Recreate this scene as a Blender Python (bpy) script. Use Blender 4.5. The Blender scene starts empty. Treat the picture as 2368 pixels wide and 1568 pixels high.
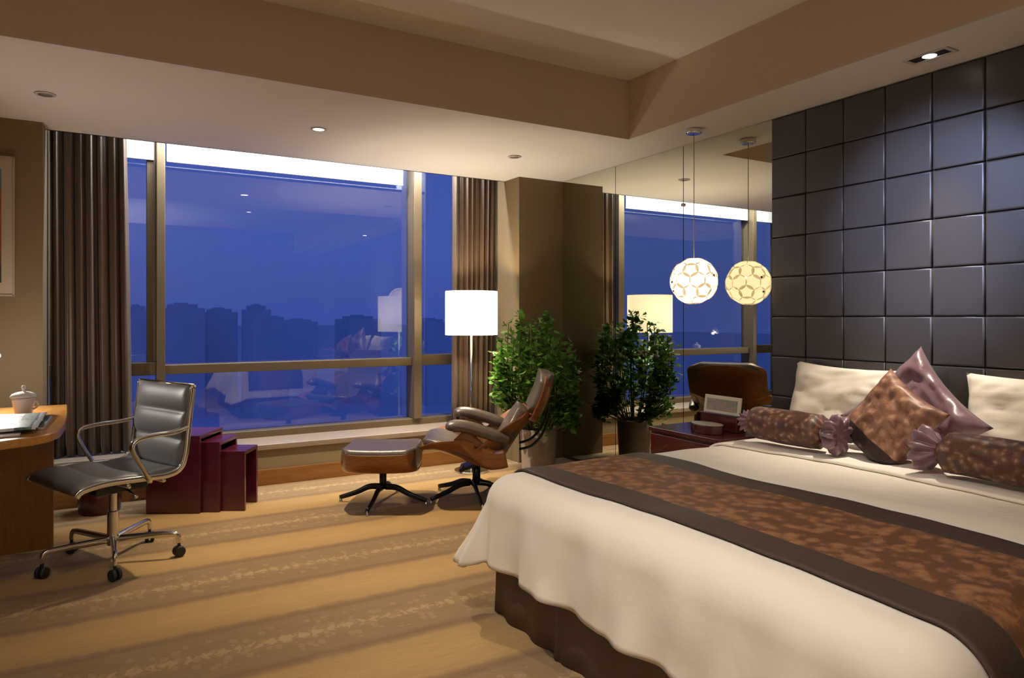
import bpy, bmesh, math, random
from mathutils import Vector, Matrix, noise
random.seed(7)
PI = math.pi
scene = bpy.context.scene
COL = scene.collection

# ------------------------------------------------------------------ helpers
def lin(c):
    c = c / 255.0
    return c / 12.92 if c <= 0.04045 else ((c + 0.055) / 1.055) ** 2.4
def rgb(r, g, b): return (lin(r), lin(g), lin(b), 1.0)

class Nodes:
    def __init__(s, name):
        s.m = bpy.data.materials.new(name); s.m.use_nodes = True
        s.t = s.m.node_tree; s.t.nodes.clear()
        s.out = s.t.nodes.new('ShaderNodeOutputMaterial')
    def n(s, typ, **kw):
        nd = s.t.nodes.new(typ)
        for k, v in kw.items():
            if k.startswith('_'): setattr(nd, k[1:], v)
        return nd
    def l(s, a, b): s.t.links.new(a, b)
    def math(s, op, a, b=None, c=None, clamp=False):
        nd = s.t.nodes.new('ShaderNodeMath'); nd.operation = op; nd.use_clamp = clamp
        for i, v in enumerate((a, b, c)):
            if v is None: continue
            if isinstance(v, (int, float)): nd.inputs[i].default_value = v
            else: s.l(v, nd.inputs[i])
        return nd.outputs[0]
    def mix(s, fac, a, b, blend='MIX'):
        nd = s.t.nodes.new('ShaderNodeMix'); nd.data_type = 'RGBA'; nd.blend_type = blend
        for sock, v in ((nd.inputs[0], fac), (nd.inputs[6], a), (nd.inputs[7], b)):
            if isinstance(v, (int, float)): sock.default_value = v
            elif isinstance(v, tuple): sock.default_value = v
            else: s.l(v, sock)
        return nd.outputs[2]
    def ramp(s, fac, stops, interp='LINEAR'):
        nd = s.t.nodes.new('ShaderNodeValToRGB'); cr = nd.color_ramp; cr.interpolation = interp
        while len(cr.elements) < len(stops): cr.elements.new(0.5)
        for e, (p, c) in zip(cr.elements, stops): e.position = p; e.color = c
        s.l(fac, nd.inputs[0]); return nd.outputs[0]
    def noise(s, vec, scale, detail=3, rough=0.5, dist=0.0):
        nd = s.t.nodes.new('ShaderNodeTexNoise'); nd.inputs['Scale'].default_value = scale
        nd.inputs['Detail'].default_value = detail; nd.inputs['Roughness'].default_value = rough
        nd.inputs['Distortion'].default_value = dist
        if vec is not None: s.l(vec, nd.inputs['Vector'])
        return nd.outputs[0]
    def voro(s, vec, scale, feature='F1', rnd=1.0):
        nd = s.t.nodes.new('ShaderNodeTexVoronoi'); nd.feature = feature
        nd.inputs['Scale'].default_value = scale; nd.inputs['Randomness'].default_value = rnd
        if vec is not None: s.l(vec, nd.inputs['Vector'])
        return nd.outputs[0]
    def coord(s, which='Object'):
        return s.t.nodes.new('ShaderNodeTexCoord').outputs[which]
    def mapping(s, vec, scale=(1, 1, 1), rot=(0, 0, 0)):
        nd = s.t.nodes.new('ShaderNodeMapping'); nd.inputs['Scale'].default_value = scale
        nd.inputs['Rotation'].default_value = rot; s.l(vec, nd.inputs['Vector']); return nd.outputs[0]
    def bump(s, h, strength=0.2, dist=0.01):
        nd = s.t.nodes.new('ShaderNodeBump'); nd.inputs['Strength'].default_value = strength
        nd.inputs['Distance'].default_value = dist; s.l(h, nd.inputs['Height']); return nd.outputs[0]
    def bsdf(s, color, rough=0.5, metal=0.0, normal=None, spec=0.5, sheen=0.0, coat=0.0):
        nd = s.t.nodes.new('ShaderNodeBsdfPrincipled')
        if isinstance(color, tuple): nd.inputs['Base Color'].default_value = color
        else: s.l(color, nd.inputs['Base Color'])
        if isinstance(rough, (int, float)): nd.inputs['Roughness'].default_value = rough
        else: s.l(rough, nd.inputs['Roughness'])
        nd.inputs['Metallic'].default_value = metal
        nd.inputs['Specular IOR Level'].default_value = spec
        nd.inputs['Sheen Weight'].default_value = sheen
        nd.inputs['Coat Weight'].default_value = coat
        if normal is not None: s.l(normal, nd.inputs['Normal'])
        return nd.outputs[0]
    def done(s, shader): s.l(shader, s.out.inputs['Surface']); return s.m

def plain(name, color, rough=0.5, metal=0.0, nscale=None, nstr=0.1, var=0.0, spec=0.5, sheen=0.0, coat=0.0):
    b = Nodes(name); co = b.coord()
    col = color; nrm = None
    if var: 
        f = b.noise(co, nscale or 8, 4)
        d = tuple(max(0, c * (1 - var)) for c in color[:3]) + (1,)
        h = tuple(min(1, c * (1 + var)) for c in color[:3]) + (1,)
        col = b.mix(f, d, h)
    if nscale: nrm = b.bump(b.noise(co, nscale, 4), nstr, 0.01)
    return b.done(b.bsdf(col, rough, metal, nrm, spec, sheen, coat))

def wood(name, c0, c1, scale=(1, 12, 12), rough=0.35, coat=0.1):
    b = Nodes(name); co = b.mapping(b.coord(), scale)
    f = b.noise(co, 4.0, 6, 0.6, 1.2)
    col = b.ramp(f, [(0.3, c0), (0.7, c1)])
    return b.done(b.bsdf(col, rough, 0, b.bump(f, 0.05, 0.003), 0.5, 0, coat))

def emit(name, color, strength):
    b = Nodes(name); e = b.n('ShaderNodeEmission'); e.inputs[0].default_value = color; e.inputs[1].default_value = strength
    return b.done(e.outputs[0])

def translucent(name, color, tr=0.6, rough_bump=None, glow=0.0, glowcol=None):
    b = Nodes(name)
    d = b.n('ShaderNodeBsdfDiffuse'); d.inputs[0].default_value = color
    t = b.n('ShaderNodeBsdfTranslucent'); t.inputs[0].default_value = color
    m = b.n('ShaderNodeMixShader'); m.inputs[0].default_value = tr
    b.l(d.outputs[0], m.inputs[1]); b.l(t.outputs[0], m.inputs[2])
    sh = m.outputs[0]
    if glow:
        e = b.n('ShaderNodeEmission'); e.inputs[0].default_value = glowcol or color; e.inputs[1].default_value = glow
        a = b.n('ShaderNodeAddShader'); b.l(sh, a.inputs[0]); b.l(e.outputs[0], a.inputs[1]); sh = a.outputs[0]
    return b.done(sh)

class MB:
    def __init__(s): s.v = []; s.f = []
    def add(s, vs, fs):
        o = len(s.v); s.v += [tuple(v) for v in vs]; s.f += [tuple(i + o for i in f) for f in fs]; return s
    def box(s, c, d, rz=0.0, M=None):
        x, y, z = (k / 2 for k in d)
        vs = [Vector((i * x, j * y, k * z)) for i in (-1, 1) for j in (-1, 1) for k in (-1, 1)]
        R = Matrix.Rotation(rz, 3, 'Z') if M is None else M
        vs = [R @ v + Vector(c) for v in vs]
        return s.add(vs, [(0, 1, 3, 2), (4, 6, 7, 5), (0, 4, 5, 1), (2, 3, 7, 6), (0, 2, 6, 4), (1, 5, 7, 3)])
    def b2(s, x0, x1, y0, y1, z0, z1):
        return s.box(((x0 + x1) / 2, (y0 + y1) / 2, (z0 + z1) / 2), (x1 - x0, y1 - y0, z1 - z0))
    def tube(s, pts, r, n=12, flat=None):
        pts = [Vector(p) for p in pts]; rs = r if isinstance(r, (list, tuple)) else [r] * len(pts)
        vs = []; up = None
        for i, p in enumerate(pts):
            t = (pts[min(i + 1, len(pts) - 1)] - pts[max(i - 1, 0)]).normalized()
            if up is None:
                up = Vector((0, 0, 1)) if abs(t.z) < 0.9 else Vector((1, 0, 0))
            a = t.cross(up)
            if a.length < 1e-4: a = t.cross(Vector((0, 1, 0)))
            a.normalize(); b = a.cross(t).normalized(); up = b
            fa, fb = flat or (1, 1)
            for k in range(n):
                w = 2 * PI * k / n
                vs.append(p + a * (math.cos(w) * rs[i] * fa) + b * (math.sin(w) * rs[i] * fb))
        fs = []
        for i in range(len(pts) - 1):
            for k in range(n):
                fs.append((i * n + k, i * n + (k + 1) % n, (i + 1) * n + (k + 1) % n, (i + 1) * n + k))
        fs.append(tuple(range(n - 1, -1, -1))); m = (len(pts) - 1) * n; fs.append(tuple(range(m, m + n)))
        return s.add(vs, fs)
    def lathe(s, prof, n=32, c=(0, 0, 0), M=None, cap=True):
        vs = []; R = M or Matrix.Identity(3)
        for r, z in prof:
            for k in range(n):
                w = 2 * PI * k / n
                vs.append(R @ Vector((r * math.cos(w), r * math.sin(w), z)) + Vector(c))
        fs = []
        for i in range(len(prof) - 1):
            for k in range(n):
                fs.append((i * n + k, i * n + (k + 1) % n, (i + 1) * n + (k + 1) % n, (i + 1) * n + k))
        if cap:
            fs.append(tuple(range(n - 1, -1, -1))); m = (len(prof) - 1) * n; fs.append(tuple(range(m, m + n)))
        return s.add(vs, fs)
    def prism(s, poly, z0, z1):
        n = len(poly)
        vs = [(x, y, z0) for x, y in poly] + [(x, y, z1) for x, y in poly]
        fs = [tuple(range(n - 1, -1, -1)), tuple(range(n, 2 * n))] + [(i, (i + 1) % n, n + (i + 1) % n, n + i) for i in range(n)]
        return s.add(vs, fs)
    def grid(s, fn, nu, nv):
        vs = [fn(i / nu, j / nv) for i in range(nu + 1) for j in range(nv + 1)]
        w = nv + 1
        fs = [(i * w + j, (i + 1) * w + j, (i + 1) * w + j + 1, i * w + j + 1) for i in range(nu) for j in range(nv)]
        return s.add(vs, fs)
    def sphere(s, c, r, n=16, m=10, sq=(1, 1, 1)):
        prof = [(max(1e-4, r * math.sin(PI * i / m)), -r * math.cos(PI * i / m)) for i in range(m + 1)]
        o = len(s.v); s.lathe(prof, n)
        for i in range(o, len(s.v)):
            v = s.v[i]; s.v[i] = (v[0] * sq[0] + c[0], v[1] * sq[1] + c[1], v[2] * sq[2] + c[2])
        return s
    def build(s, name, mat, parent=None, smooth=False, bevel=0, solid=0, sub=0, loc=None, seg=2, off=0):
        me = bpy.data.meshes.new(name); me.from_pydata(s.v, [], s.f)
        bm = bmesh.new(); bm.from_mesh(me)
        bmesh.ops.recalc_face_normals(bm, faces=bm.faces); bm.to_mesh(me); bm.free()
        me.materials.append(mat)
        if smooth:
            for p in me.polygons: p.use_smooth = True
        o = bpy.data.objects.new(name, me); COL.objects.link(o)
        if parent: o.parent = parent
        if loc: o.location = loc
        if solid:
            m = o.modifiers.new('solid', 'SOLIDIFY'); m.thickness = solid; m.offset = off
        if bevel:
            m = o.modifiers.new('bevel', 'BEVEL'); m.width = bevel; m.segments = seg; m.limit_method = 'ANGLE'; m.angle_limit = 0.6
            for p in me.polygons: p.use_smooth = True
            try:
                wn = o.modifiers.new('wn', 'WEIGHTED_NORMAL'); wn.keep_sharp = True
            except Exception: pass
        if sub:
            m = o.modifiers.new('sub', 'SUBSURF'); m.levels = sub; m.render_levels = sub
        return o

def tag(o, label, cat, group=None, kind=None):
    o['label'] = label; o['category'] = cat
    if group: o['group'] = group
    if kind: o['kind'] = kind
    return o
def thing(name, label, cat, loc=(0, 0, 0), rz=0.0, group=None):
    o = bpy.data.objects.new(name, None); COL.objects.link(o); o.empty_display_size = 0.1
    o.location = loc; o.rotation_euler = (0, 0, rz)
    return tag(o, label, cat, group)
def struct(o, label, cat):
    return tag(o, label, cat, None, 'structure')
def light(kind, name, loc, power, color, parent=None, **kw):
    l = bpy.data.lights.new(name, kind); l.energy = power; l.color = color
    for k, v in kw.items(): setattr(l, k, v)
    o = bpy.data.objects.new(name, l); COL.objects.link(o); o.location = loc
    if parent: o.parent = parent
    return o
def aim(o, target):
    d = Vector(target) - (o.parent.matrix_world @ o.location if False else Vector(o.location))
    o.rotation_euler = d.to_track_quat('-Z', 'Y').to_euler()

def bez(pts, n=6):
    """Catmull-Rom smoothing of a polyline."""
    P = [Vector(p) for p in pts]; out = []
    for i in range(len(P) - 1):
        p0, p1, p2, p3 = P[max(i - 1, 0)], P[i], P[i + 1], P[min(i + 2, len(P) - 1)]
        for k in range(n):
            t = k / n
            out.append(0.5 * ((2 * p1) + (p2 - p0) * t + (2 * p0 - 5 * p1 + 4 * p2 - p3) * t * t + (3 * p1 - p0 - 3 * p2 + p3) * t ** 3))
    out.append(P[-1]); return out

# ------------------------------------------------------------------ constants of the room
HC = 1.255                      # eye height
XW = 3.542                      # headboard face
SOF, CEIL = 2.48, 2.88
TY, TX = 3.73, 3.104            # tray edges
YP = 5.455                      # edge of the curtain pocket / low wall face
YG = 5.92                       # glass
XL, YB = -1.2, -1.7             # left wall, wall behind the viewer

# ------------------------------------------------------------------ materials
M = {}
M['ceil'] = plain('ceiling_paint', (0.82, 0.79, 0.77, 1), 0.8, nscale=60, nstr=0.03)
M['tray'] = plain('tray_face_tone', (0.60, 0.49, 0.39, 1), 0.8, nscale=60, nstr=0.03)  # browner and darker than the ceiling colour
M['wall'] = plain('taupe_wallcovering', (0.165, 0.115, 0.058, 1), 0.75, nscale=180, nstr=0.1)
M['lowwall'] = plain('olive_wallcovering', (0.26, 0.21, 0.13, 1), 0.75, nscale=180, nstr=0.1)
M['white'] = plain('white_paint', (0.8, 0.8, 0.8, 1), 0.6)
M['skirting'] = wood('skirting_wood', (0.22, 0.09, 0.022, 1), (0.31, 0.14, 0.04, 1), (1, 10, 10))
M['frame'] = plain('bronze_window_metal', (0.16, 0.115, 0.065, 1), 0.42, 0.35)
M['sill'] = plain('stone_sill', (0.30, 0.24, 0.19, 1), 0.35, nscale=30, nstr=0.02, var=0.12)
M['curtain'] = plain('brown_curtain', (0.088, 0.050, 0.028, 1), 0.45, nscale=250, nstr=0.1, sheen=0.15)
M['chrome'] = plain('polished_metal', (0.75, 0.74, 0.72, 1), 0.14, 1.0)
M['black_metal'] = plain('black_metal', (0.012, 0.012, 0.013, 1), 0.35, 0.4)
M['black_plastic'] = plain('black_plastic', (0.012, 0.012, 0.013, 1), 0.5)
M['leather_black'] = plain('black_leather', (0.17, 0.17, 0.18, 1), 0.40, nscale=220, nstr=0.08, spec=0.7)
M['leather_brown'] = plain('brown_leather', (0.095, 0.072, 0.058, 1), 0.33, nscale=160, nstr=0.1, spec=0.75)
M['plywood'] = wood('walnut_plywood', (0.20, 0.075, 0.022, 1), (0.36, 0.145, 0.045, 1), (3, 14, 14), 0.3, 0.3)
M['desk'] = wood('desk_veneer', (0.42, 0.19, 0.045, 1), (0.58, 0.28, 0.075, 1), (12, 2, 12), 0.28, 0.3)
M['deskpanel'] = wood('desk_panel_veneer', (0.26, 0.11, 0.03, 1), (0.36, 0.16, 0.045, 1), (12, 12, 2), 0.35, 0.15)
M['maroon'] = plain('maroon_lacquer', (0.075, 0.007, 0.018, 1), 0.25, coat=0.4)
M['maroon_wood'] = wood('maroon_wood', (0.050, 0.009, 0.009, 1), (0.085, 0.015, 0.013, 1), (2, 12, 12), 0.25, 0.3)
M['porcelain'] = plain('porcelain', (0.8, 0.76, 0.72, 1), 0.2)
M['pot'] = plain('woven_pot', (0.5, 0.42, 0.36, 1), 0.6, nscale=35, nstr=0.5, var=0.35)
M['soil'] = plain('soil', (0.03, 0.02, 0.012, 1), 0.9, nscale=80, nstr=0.6)
M['stem'] = plain('stem', (0.12, 0.09, 0.03, 1), 0.7)
M['skirt'] = plain('valance_cloth', (0.10, 0.062, 0.045, 1), 0.7, nscale=200, nstr=0.1)
M['mattress'] = plain('mattress_cloth', (0.7, 0.67, 0.6, 1), 0.8)
M['pillow'] = plain('white_cotton', (0.78, 0.72, 0.62, 1), 0.75, nscale=14, nstr=0.25)
M['satin'] = plain('purple_satin', (0.19, 0.10, 0.125, 1), 0.4, nscale=12, nstr=0.5, spec=0.7, sheen=0.15)

def leaf_mat():
    b = Nodes('leaf'); f = b.noise(b.coord(), 9, 2)
    col = b.ramp(f, [(0.3, (0.045, 0.15, 0.016, 1)), (0.7, (0.17, 0.37, 0.05, 1))])
    p = b.bsdf(col, 0.35, 0, None, 0.5)
    t = b.n('ShaderNodeBsdfTranslucent'); b.l(col, t.inputs[0])
    m = b.n('ShaderNodeMixShader'); m.inputs[0].default_value = 0.25
    b.l(p, m.inputs[1]); b.l(t.outputs[0], m.inputs[2]); return b.done(m.outputs[0])
M['leaf'] = leaf_mat()

def carpet_mat():
    b = Nodes('striped_carpet'); g = b.n('ShaderNodeNewGeometry'); sp = b.n('ShaderNodeSeparateXYZ'); b.l(g.outputs['Position'], sp.inputs[0])
    pos = g.outputs['Position']; X, Y = sp.outputs[0], sp.outputs[1]
    wob = b.math('MULTIPLY', b.math('SUBTRACT', b.noise(b.mapping(pos, (6, 3, 1)), 3.0, 3), 0.5), 0.035)
    yy = b.math('ADD', Y, wob)
    fr = b.math('FRACT', b.math('ADD', b.math('DIVIDE', b.math('SUBTRACT', yy, 3.21), 0.8), 20.5))
    d = b.math('MULTIPLY', b.math('ABSOLUTE', b.math('SUBTRACT', fr, 0.5)), 0.8)      # distance from a plain band's centre, 0..0.4
    bandf = b.math('DIVIDE', d, 0.4)
    band = b.ramp(bandf, [(0.0, (0.43, 0.27, 0.105, 1)), (0.36, (0.385, 0.242, 0.095, 1)), (0.43, (0.26, 0.16, 0.075, 1)), (0.50, (0.21, 0.13, 0.065, 1)),
                          (0.58, (0.26, 0.17, 0.085, 1)), (0.8, (0.25, 0.16, 0.08, 1)), (1.0, (0.28, 0.185, 0.09, 1))])
    # long streaks of the weave
    st = b.noise(b.mapping(pos, (3, 60, 1)), 2.0, 4, 0.6)
    col = b.mix(0.5, band, b.ramp(st, [(0.3, (0.40, 0.40, 0.40, 1)), (0.7, (0.62, 0.62, 0.62, 1))]), 'OVERLAY')
    # a row of small pale wedges along the middle of each patterned band
    cell = b.math('FRACT', b.math('MULTIPLY', b.math('ADD', X, b.math('MULTIPLY', b.noise(b.mapping(pos, (6, 6, 1)), 4, 2), 0.12)), 17.0))
    tri = b.math('ABSOLUTE', b.math('SUBTRACT', cell, 0.5))
    h = b.math('MULTIPLY', b.math('SUBTRACT', 0.42, tri), 0.085)
    e = b.math('SUBTRACT', 0.4, d)
    dots = b.math('MULTIPLY', b.math('LESS_THAN', e, h), b.math('GREATER_THAN', b.noise(b.mapping(pos, (9, 9, 1)), 3, 2), 0.40))
    # smaller flecks either side
    v = b.voro(b.mapping(pos, (22, 16, 1)), 1.0)
    fl = b.math('MULTIPLY', b.math('LESS_THAN', v, 0.33), b.math('GREATER_THAN', d, 0.27))
    col = b.mix(b.math('MULTIPLY', dots, 0.5), col, (0.50, 0.36, 0.19, 1))
    col = b.mix(b.math('MULTIPLY', fl, 0.35), col, (0.42, 0.29, 0.145, 1))
    fine = b.noise(pos, 220, 2)
    col = b.mix(0.25, col, b.ramp(fine, [(0.3, (0.3, 0.3, 0.3, 1)), (0.7, (0.75, 0.75, 0.75, 1))]), 'OVERLAY')
    return b.done(b.bsdf(col, 0.95, 0, b.bump(fine, 0.3, 0.004), 0.15, 0.2))
M['carpet'] = carpet_mat()

def brocade(name, dark, mid, hi, scale=26, border=None, rough=0.45):
    b = Nodes(name); co = b.coord()
    w = b.noise(co, scale * 0.35, 3, 0.6, 0.8)
    v = b.voro(b.mapping(co, (1, 1, 1)), scale, 'SMOOTH_F1')
    v2 = b.noise(co, scale * 1.3, 3, 0.6, 2.5)
    f = b.math('ADD', b.math('MULTIPLY', v, 0.9), b.math('MULTIPLY', v2, 0.55))
    col = b.ramp(f, [(0.35, hi), (0.55, mid), (0.72, dark)])
    col = b.mix(b.math('MULTIPLY', w, 0.5), col, mid)
    if border: col = border(b, co, col)
    return b.done(b.bsdf(col, rough, 0, b.bump(f, 0.15, 0.004), 0.35, 0.0))
RU0, RU1, RB = 1.545, 2.205, 0.13
def runner_border(b, co, col):
    sp = b.n('ShaderNodeSeparateXYZ'); b.l(co, sp.inputs[0])
    dd = b.math('ABSOLUTE', b.math('SUBTRACT', sp.outputs[0], (RU0 + RU1) / 2))
    m = b.math('GREATER_THAN', dd, (RU1 - RU0) / 2 - RB)
    n = b.noise(co, 160, 2)
    return b.mix(m, col, b.ramp(n, [(0.3, (0.040, 0.024, 0.015, 1)), (0.7, (0.062, 0.039, 0.026, 1))]))
M['runner'] = brocade('runner_brocade', (0.075, 0.032, 0.014, 1), (0.215, 0.098, 0.042, 1), (0.30, 0.15, 0.07, 1), 26, runner_border, .6)
M['bolster'] = brocade('bolster_brocade', (0.05, 0.022, 0.018, 1), (0.15, 0.07, 0.04, 1), (0.38, 0.24, 0.17, 1), 36)
def cushion_border(b, co, col):
    sp = b.n('ShaderNodeSeparateXYZ'); b.l(co, sp.inputs[0])
    m = b.math('LESS_THAN', sp.outputs[0], -0.095)
    return b.mix(m, col, (0.035, 0.02, 0.017, 1))
M['cushion'] = brocade('cushion_brocade', (0.15, 0.065, 0.04, 1), (0.31, 0.16, 0.095, 1), (0.46, 0.28, 0.19, 1), 27, cushion_border)

def cloth_mat(name, color):
    b = Nodes(name); co = b.coord()
    big = b.noise(b.mapping(co, (2.2, 2.2, 1.2)), 1.6, 4, 0.55, 0.6); fine = b.noise(co, 260, 2)
    h = b.math('ADD', big, b.math('MULTIPLY', fine, 0.02))
    return b.done(b.bsdf(color, 0.8, 0, b.bump(h, 0.35, 0.03), 0.3, 0.15))
M['duvet'] = cloth_mat('cream_duvet', (0.80, 0.74, 0.64, 1))
M['sheet'] = cloth_mat('white_sheet', (0.88, 0.82, 0.72, 1))

M['panel'] = plain('padded_panel', (0.050, 0.041, 0.038, 1), 0.36, nscale=320, nstr=0.06, spec=0.55)
M['panel_back'] = plain('panel_backing', (0.012, 0.01, 0.01, 1), 0.6)
def mirror_mat():
    b = Nodes('tinted_mirror'); g = b.n('ShaderNodeBsdfGlossy'); g.inputs['Color'].default_value = (0.74, 0.75, 0.66, 1); g.inputs['Roughness'].default_value = 0.0
    return b.done(g.outputs[0])
M['mirror'] = mirror_mat()
def glass_mat():
    b = Nodes('window_glass'); ge = b.n('ShaderNodeNewGeometry'); dt = b.n('ShaderNodeVectorMath'); dt.operation = 'DOT_PRODUCT'
    b.l(ge.outputs['Incoming'], dt.inputs[0]); b.l(ge.outputs['Normal'], dt.inputs[1])
    k = b.math('POWER', b.math('SUBTRACT', 1.0, b.math('ABSOLUTE', dt.outputs['Value']), clamp=True), 5.0)
    fac = b.math('MULTIPLY_ADD', k, 0.88, 0.12)
    t = b.n('ShaderNodeBsdfTransparent'); t.inputs[0].default_value = (0.93, 0.95, 0.97, 1)
    g = b.n('ShaderNodeBsdfGlossy'); g.inputs['Roughness'].default_value = 0.0
    m = b.n('ShaderNodeMixShader'); b.l(fac, m.inputs[0]); b.l(t.outputs[0], m.inputs[1]); b.l(g.outputs[0], m.inputs[2])
    return b.done(m.outputs[0])
M['glass'] = glass_mat()
M['blind'] = plain('roller_blind_cloth', (0.85, 0.85, 0.85, 1), 0.8)
M['shade'] = translucent('lampshade_cloth', (0.93, 0.88, 0.78, 1), 0.62)
M['petal'] = translucent('pendant_petal', (0.80, 0.74, 0.64, 1), 0.6)
M['bulb'] = emit('warm_bulb', (1.0, 0.82, 0.55, 1), 12.0)
M['lens_on'] = emit('downlight_lens_lit', (1.0, 0.93, 0.82, 1), 9.0)
M['lens_off'] = plain('downlight_lens_unlit', (0.32, 0.28, 0.24, 1), 0.3)
M['led'] = emit('led_strip_light', (0.95, 0.98, 1.0, 1), 6.0)
M['trim_white'] = plain('fixture_trim', (0.62, 0.56, 0.5, 1), 0.5)

# ------------------------------------------------------------------ room shell
o = MB().b2(XL - .15, 3.75, YB - .15, YG + .03, -0.12, 0.0).build('floor', M['carpet'])
struct(o, 'gold and brown striped carpet with rows of pale flecks', 'floor')
o = MB().b2(XL - .15, TX + .1, YB - .15, TY + .1, CEIL, CEIL + .12).build('ceiling', M['ceil'])
struct(o, 'raised ceiling inside the tray above the bed', 'ceiling')
# lowered ceiling: window side and headboard side
mb = MB(); mb.b2(XL - .15, 3.75, TY, YP, SOF, SOF + .02); mb.b2(TX, 3.75, YB - .15, TY, SOF, SOF + .02)
o = mb.build('ceiling_lowered', M['ceil']); struct(o, 'pale lowered ceiling strip along the window and headboard', 'ceiling')
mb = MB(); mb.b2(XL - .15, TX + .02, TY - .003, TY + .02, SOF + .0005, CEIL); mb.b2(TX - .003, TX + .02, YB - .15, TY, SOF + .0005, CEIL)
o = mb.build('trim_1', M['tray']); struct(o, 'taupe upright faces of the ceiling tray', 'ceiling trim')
# pocket behind the lowered ceiling
mb = MB(); mb.b2(XL - .15, 3.75, YP - .02, YP, SOF, 2.80); mb.b2(XL - .15, 3.75, YP - .02, YG + .2, 2.78, 2.80)
o = mb.build('trim_2', M['white']); struct(o, 'white lining of the curtain recess above the window', 'ceiling trim')
o = MB().b2(3.60, 3.75, YB - .15, YG + .2, 0, CEIL).build('wall_right', M['wall']); struct(o, 'wall behind the headboard and mirror', 'wall')
o = MB().b2(XL - .15, XL, YB - .15, YG + .2, 0, CEIL).build('wall_left', M['wall']); struct(o, 'taupe wall at the desk side', 'wall')
o = MB().b2(XL - .15, 3.75, YB - .15, YB, 0, CEIL).build('wall_rear', M['wall']); struct(o, 'taupe wall behind the viewer', 'wall')
o = MB().b2(-.335, 3.10, YP + .015, YG + .1, 0, .262).build('wall_window', M['lowwall']); struct(o, 'low olive wall under the window sill', 'wall')
o = MB().b2(3.097, 3.60, 5.19, YG + .2, 0, 2.78).build('wall_pillar_right', M['wall'], bevel=.004)
struct(o, 'taupe pillar between the right curtain and the mirror', 'pillar')
o = MB().b2(XL, -.335, 5.25, YG + .2, 0, 2.78).build('wall_pillar_left', M['wall'], bevel=.004)
struct(o, 'taupe pillar left of the left curtain', 'pillar')
o = MB().b2(-.335, 3.097, YP - .003, YP + .014, 0, .118).build('baseboard_window', M['skirting'], bevel=.003)
struct(o, 'orange-brown wooden skirting under the window', 'skirting')
o = MB().b2(XL, -.335, 5.235, 5.249, 0, .118).build('baseboard_left', M['skirting'], bevel=.003)
struct(o, 'wooden skirting on the left pillar', 'skirting')

# ------------------------------------------------------------------ window
W = thing('window_1', 'wide bronze-framed window onto a blue dusk skyline', 'window', (0, 0, 0)); W['kind'] = 'structure'
o = MB().b2(-.335, 3.097, YP - .012, 5.80, .264, .308).build('window_sill', M['sill'], W, bevel=.006)
mb = MB()
mb.b2(-.335, 3.097, 5.80, 5.96, .264, .362)          # lower rail
mb.b2(-.335, 3.097, 5.84, 5.96, 2.66, 2.79)          # head
mb.build('window_frame', M['frame'], W, bevel=.004)
MB().b2(.328, .386, 5.77, 5.96, .362, 2.66).build('mullion', M['frame'], W, bevel=.004)
MB().b2(2.364, 2.438, 5.77, 5.96, .362, 2.66).build('mullion', M['frame'], W, bevel=.004)
mb = MB(); mb.b2(.386, 2.364, 5.82, 5.96, .832, .902); mb.build('transom', M['frame'], W, bevel=.004)
MB().b2(-.335, .328, 5.82, 5.96, .83, .925).build('transom', M['frame'], W, bevel=.004)
MB().b2(2.438, 3.097, 5.82, 5.96, .83, .925).build('transom', M['frame'], W, bevel=.004)
mb = MB(); mb.b2(.268, .328, 5.86, 5.95, .925, 2.66); mb.b2(-.335, -.275, 5.86, 5.95, .925, 2.66); mb.b2(-.275, .268, 5.86, 5.95, 2.6, 2.66)
mb.build('sash', M['frame'], W, bevel=.003)
mb = MB(); mb.b2(2.438, 2.452, 5.88, 5.95, .925, 2.66); mb.b2(3.03, 3.097, 5.86, 5.95, .925, 2.66); mb.b2(2.452, 3.03, 5.86, 5.95, 2.62, 2.66)
mb.build('sash', M['frame'], W, bevel=.003)
for (a, b_, c_, d_) in ((-.275, .268, .925, 2.6), (.386, 2.364, .902, 2.66), (2.452, 3.03, .925, 2.62), (-.335, .328, .362, .83), (.386, 2.364, .362, .832), (2.438, 3.097, .362, .83)):
    MB().b2(a + .001, b_ - .001, YG, YG + .008, c_ + .001, d_ - .001).build('glass_pane', M['glass'], W)

def blind(x0, x1, label):
    t = thing('roller_blind', label, 'blind', (x0, 5.84, 2.43), 0, 'rolled-up white blinds')
    w = x1 - x0
    MB().b2(0, w, 0, .003, .012, .26).build('blind_cloth', M['blind'], t)
    MB().b2(0, w, -.008, .012, 0, .014).build('bottom_bar', M['blind'], t, bevel=.003)
    MB().tube([(0, .004, .275), (w, .004, .275)], .028, 16).build('roller', M['blind'], t, smooth=True)
blind(.40, 2.285, 'wide raised white roller blind glowing above the big middle pane')
blind(-.31, .315, 'narrow raised white roller blind beside the left curtain')
t = thing('light_strip', 'white strip light hidden in the recess above the window', 'strip light', (0, 0, 0))
MB().b2(.30, 2.62, 5.50, 5.53, 2.745, 2.76).build('diffuser', M['led'], t)
MB().b2(.29, 2.63, 5.495, 5.535, 2.761, 2.779).build('housing', M['trim_white'], t)
l = light('AREA', 'strip_light_lamp', (1.46, 5.515, 2.74), 75, (.92, .96, 1.0), t, shape='RECTANGLE', size=2.3, size_y=.03)
l.rotation_euler = (.12, 0, 0)      # shines down past the window and onto the blinds
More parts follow.
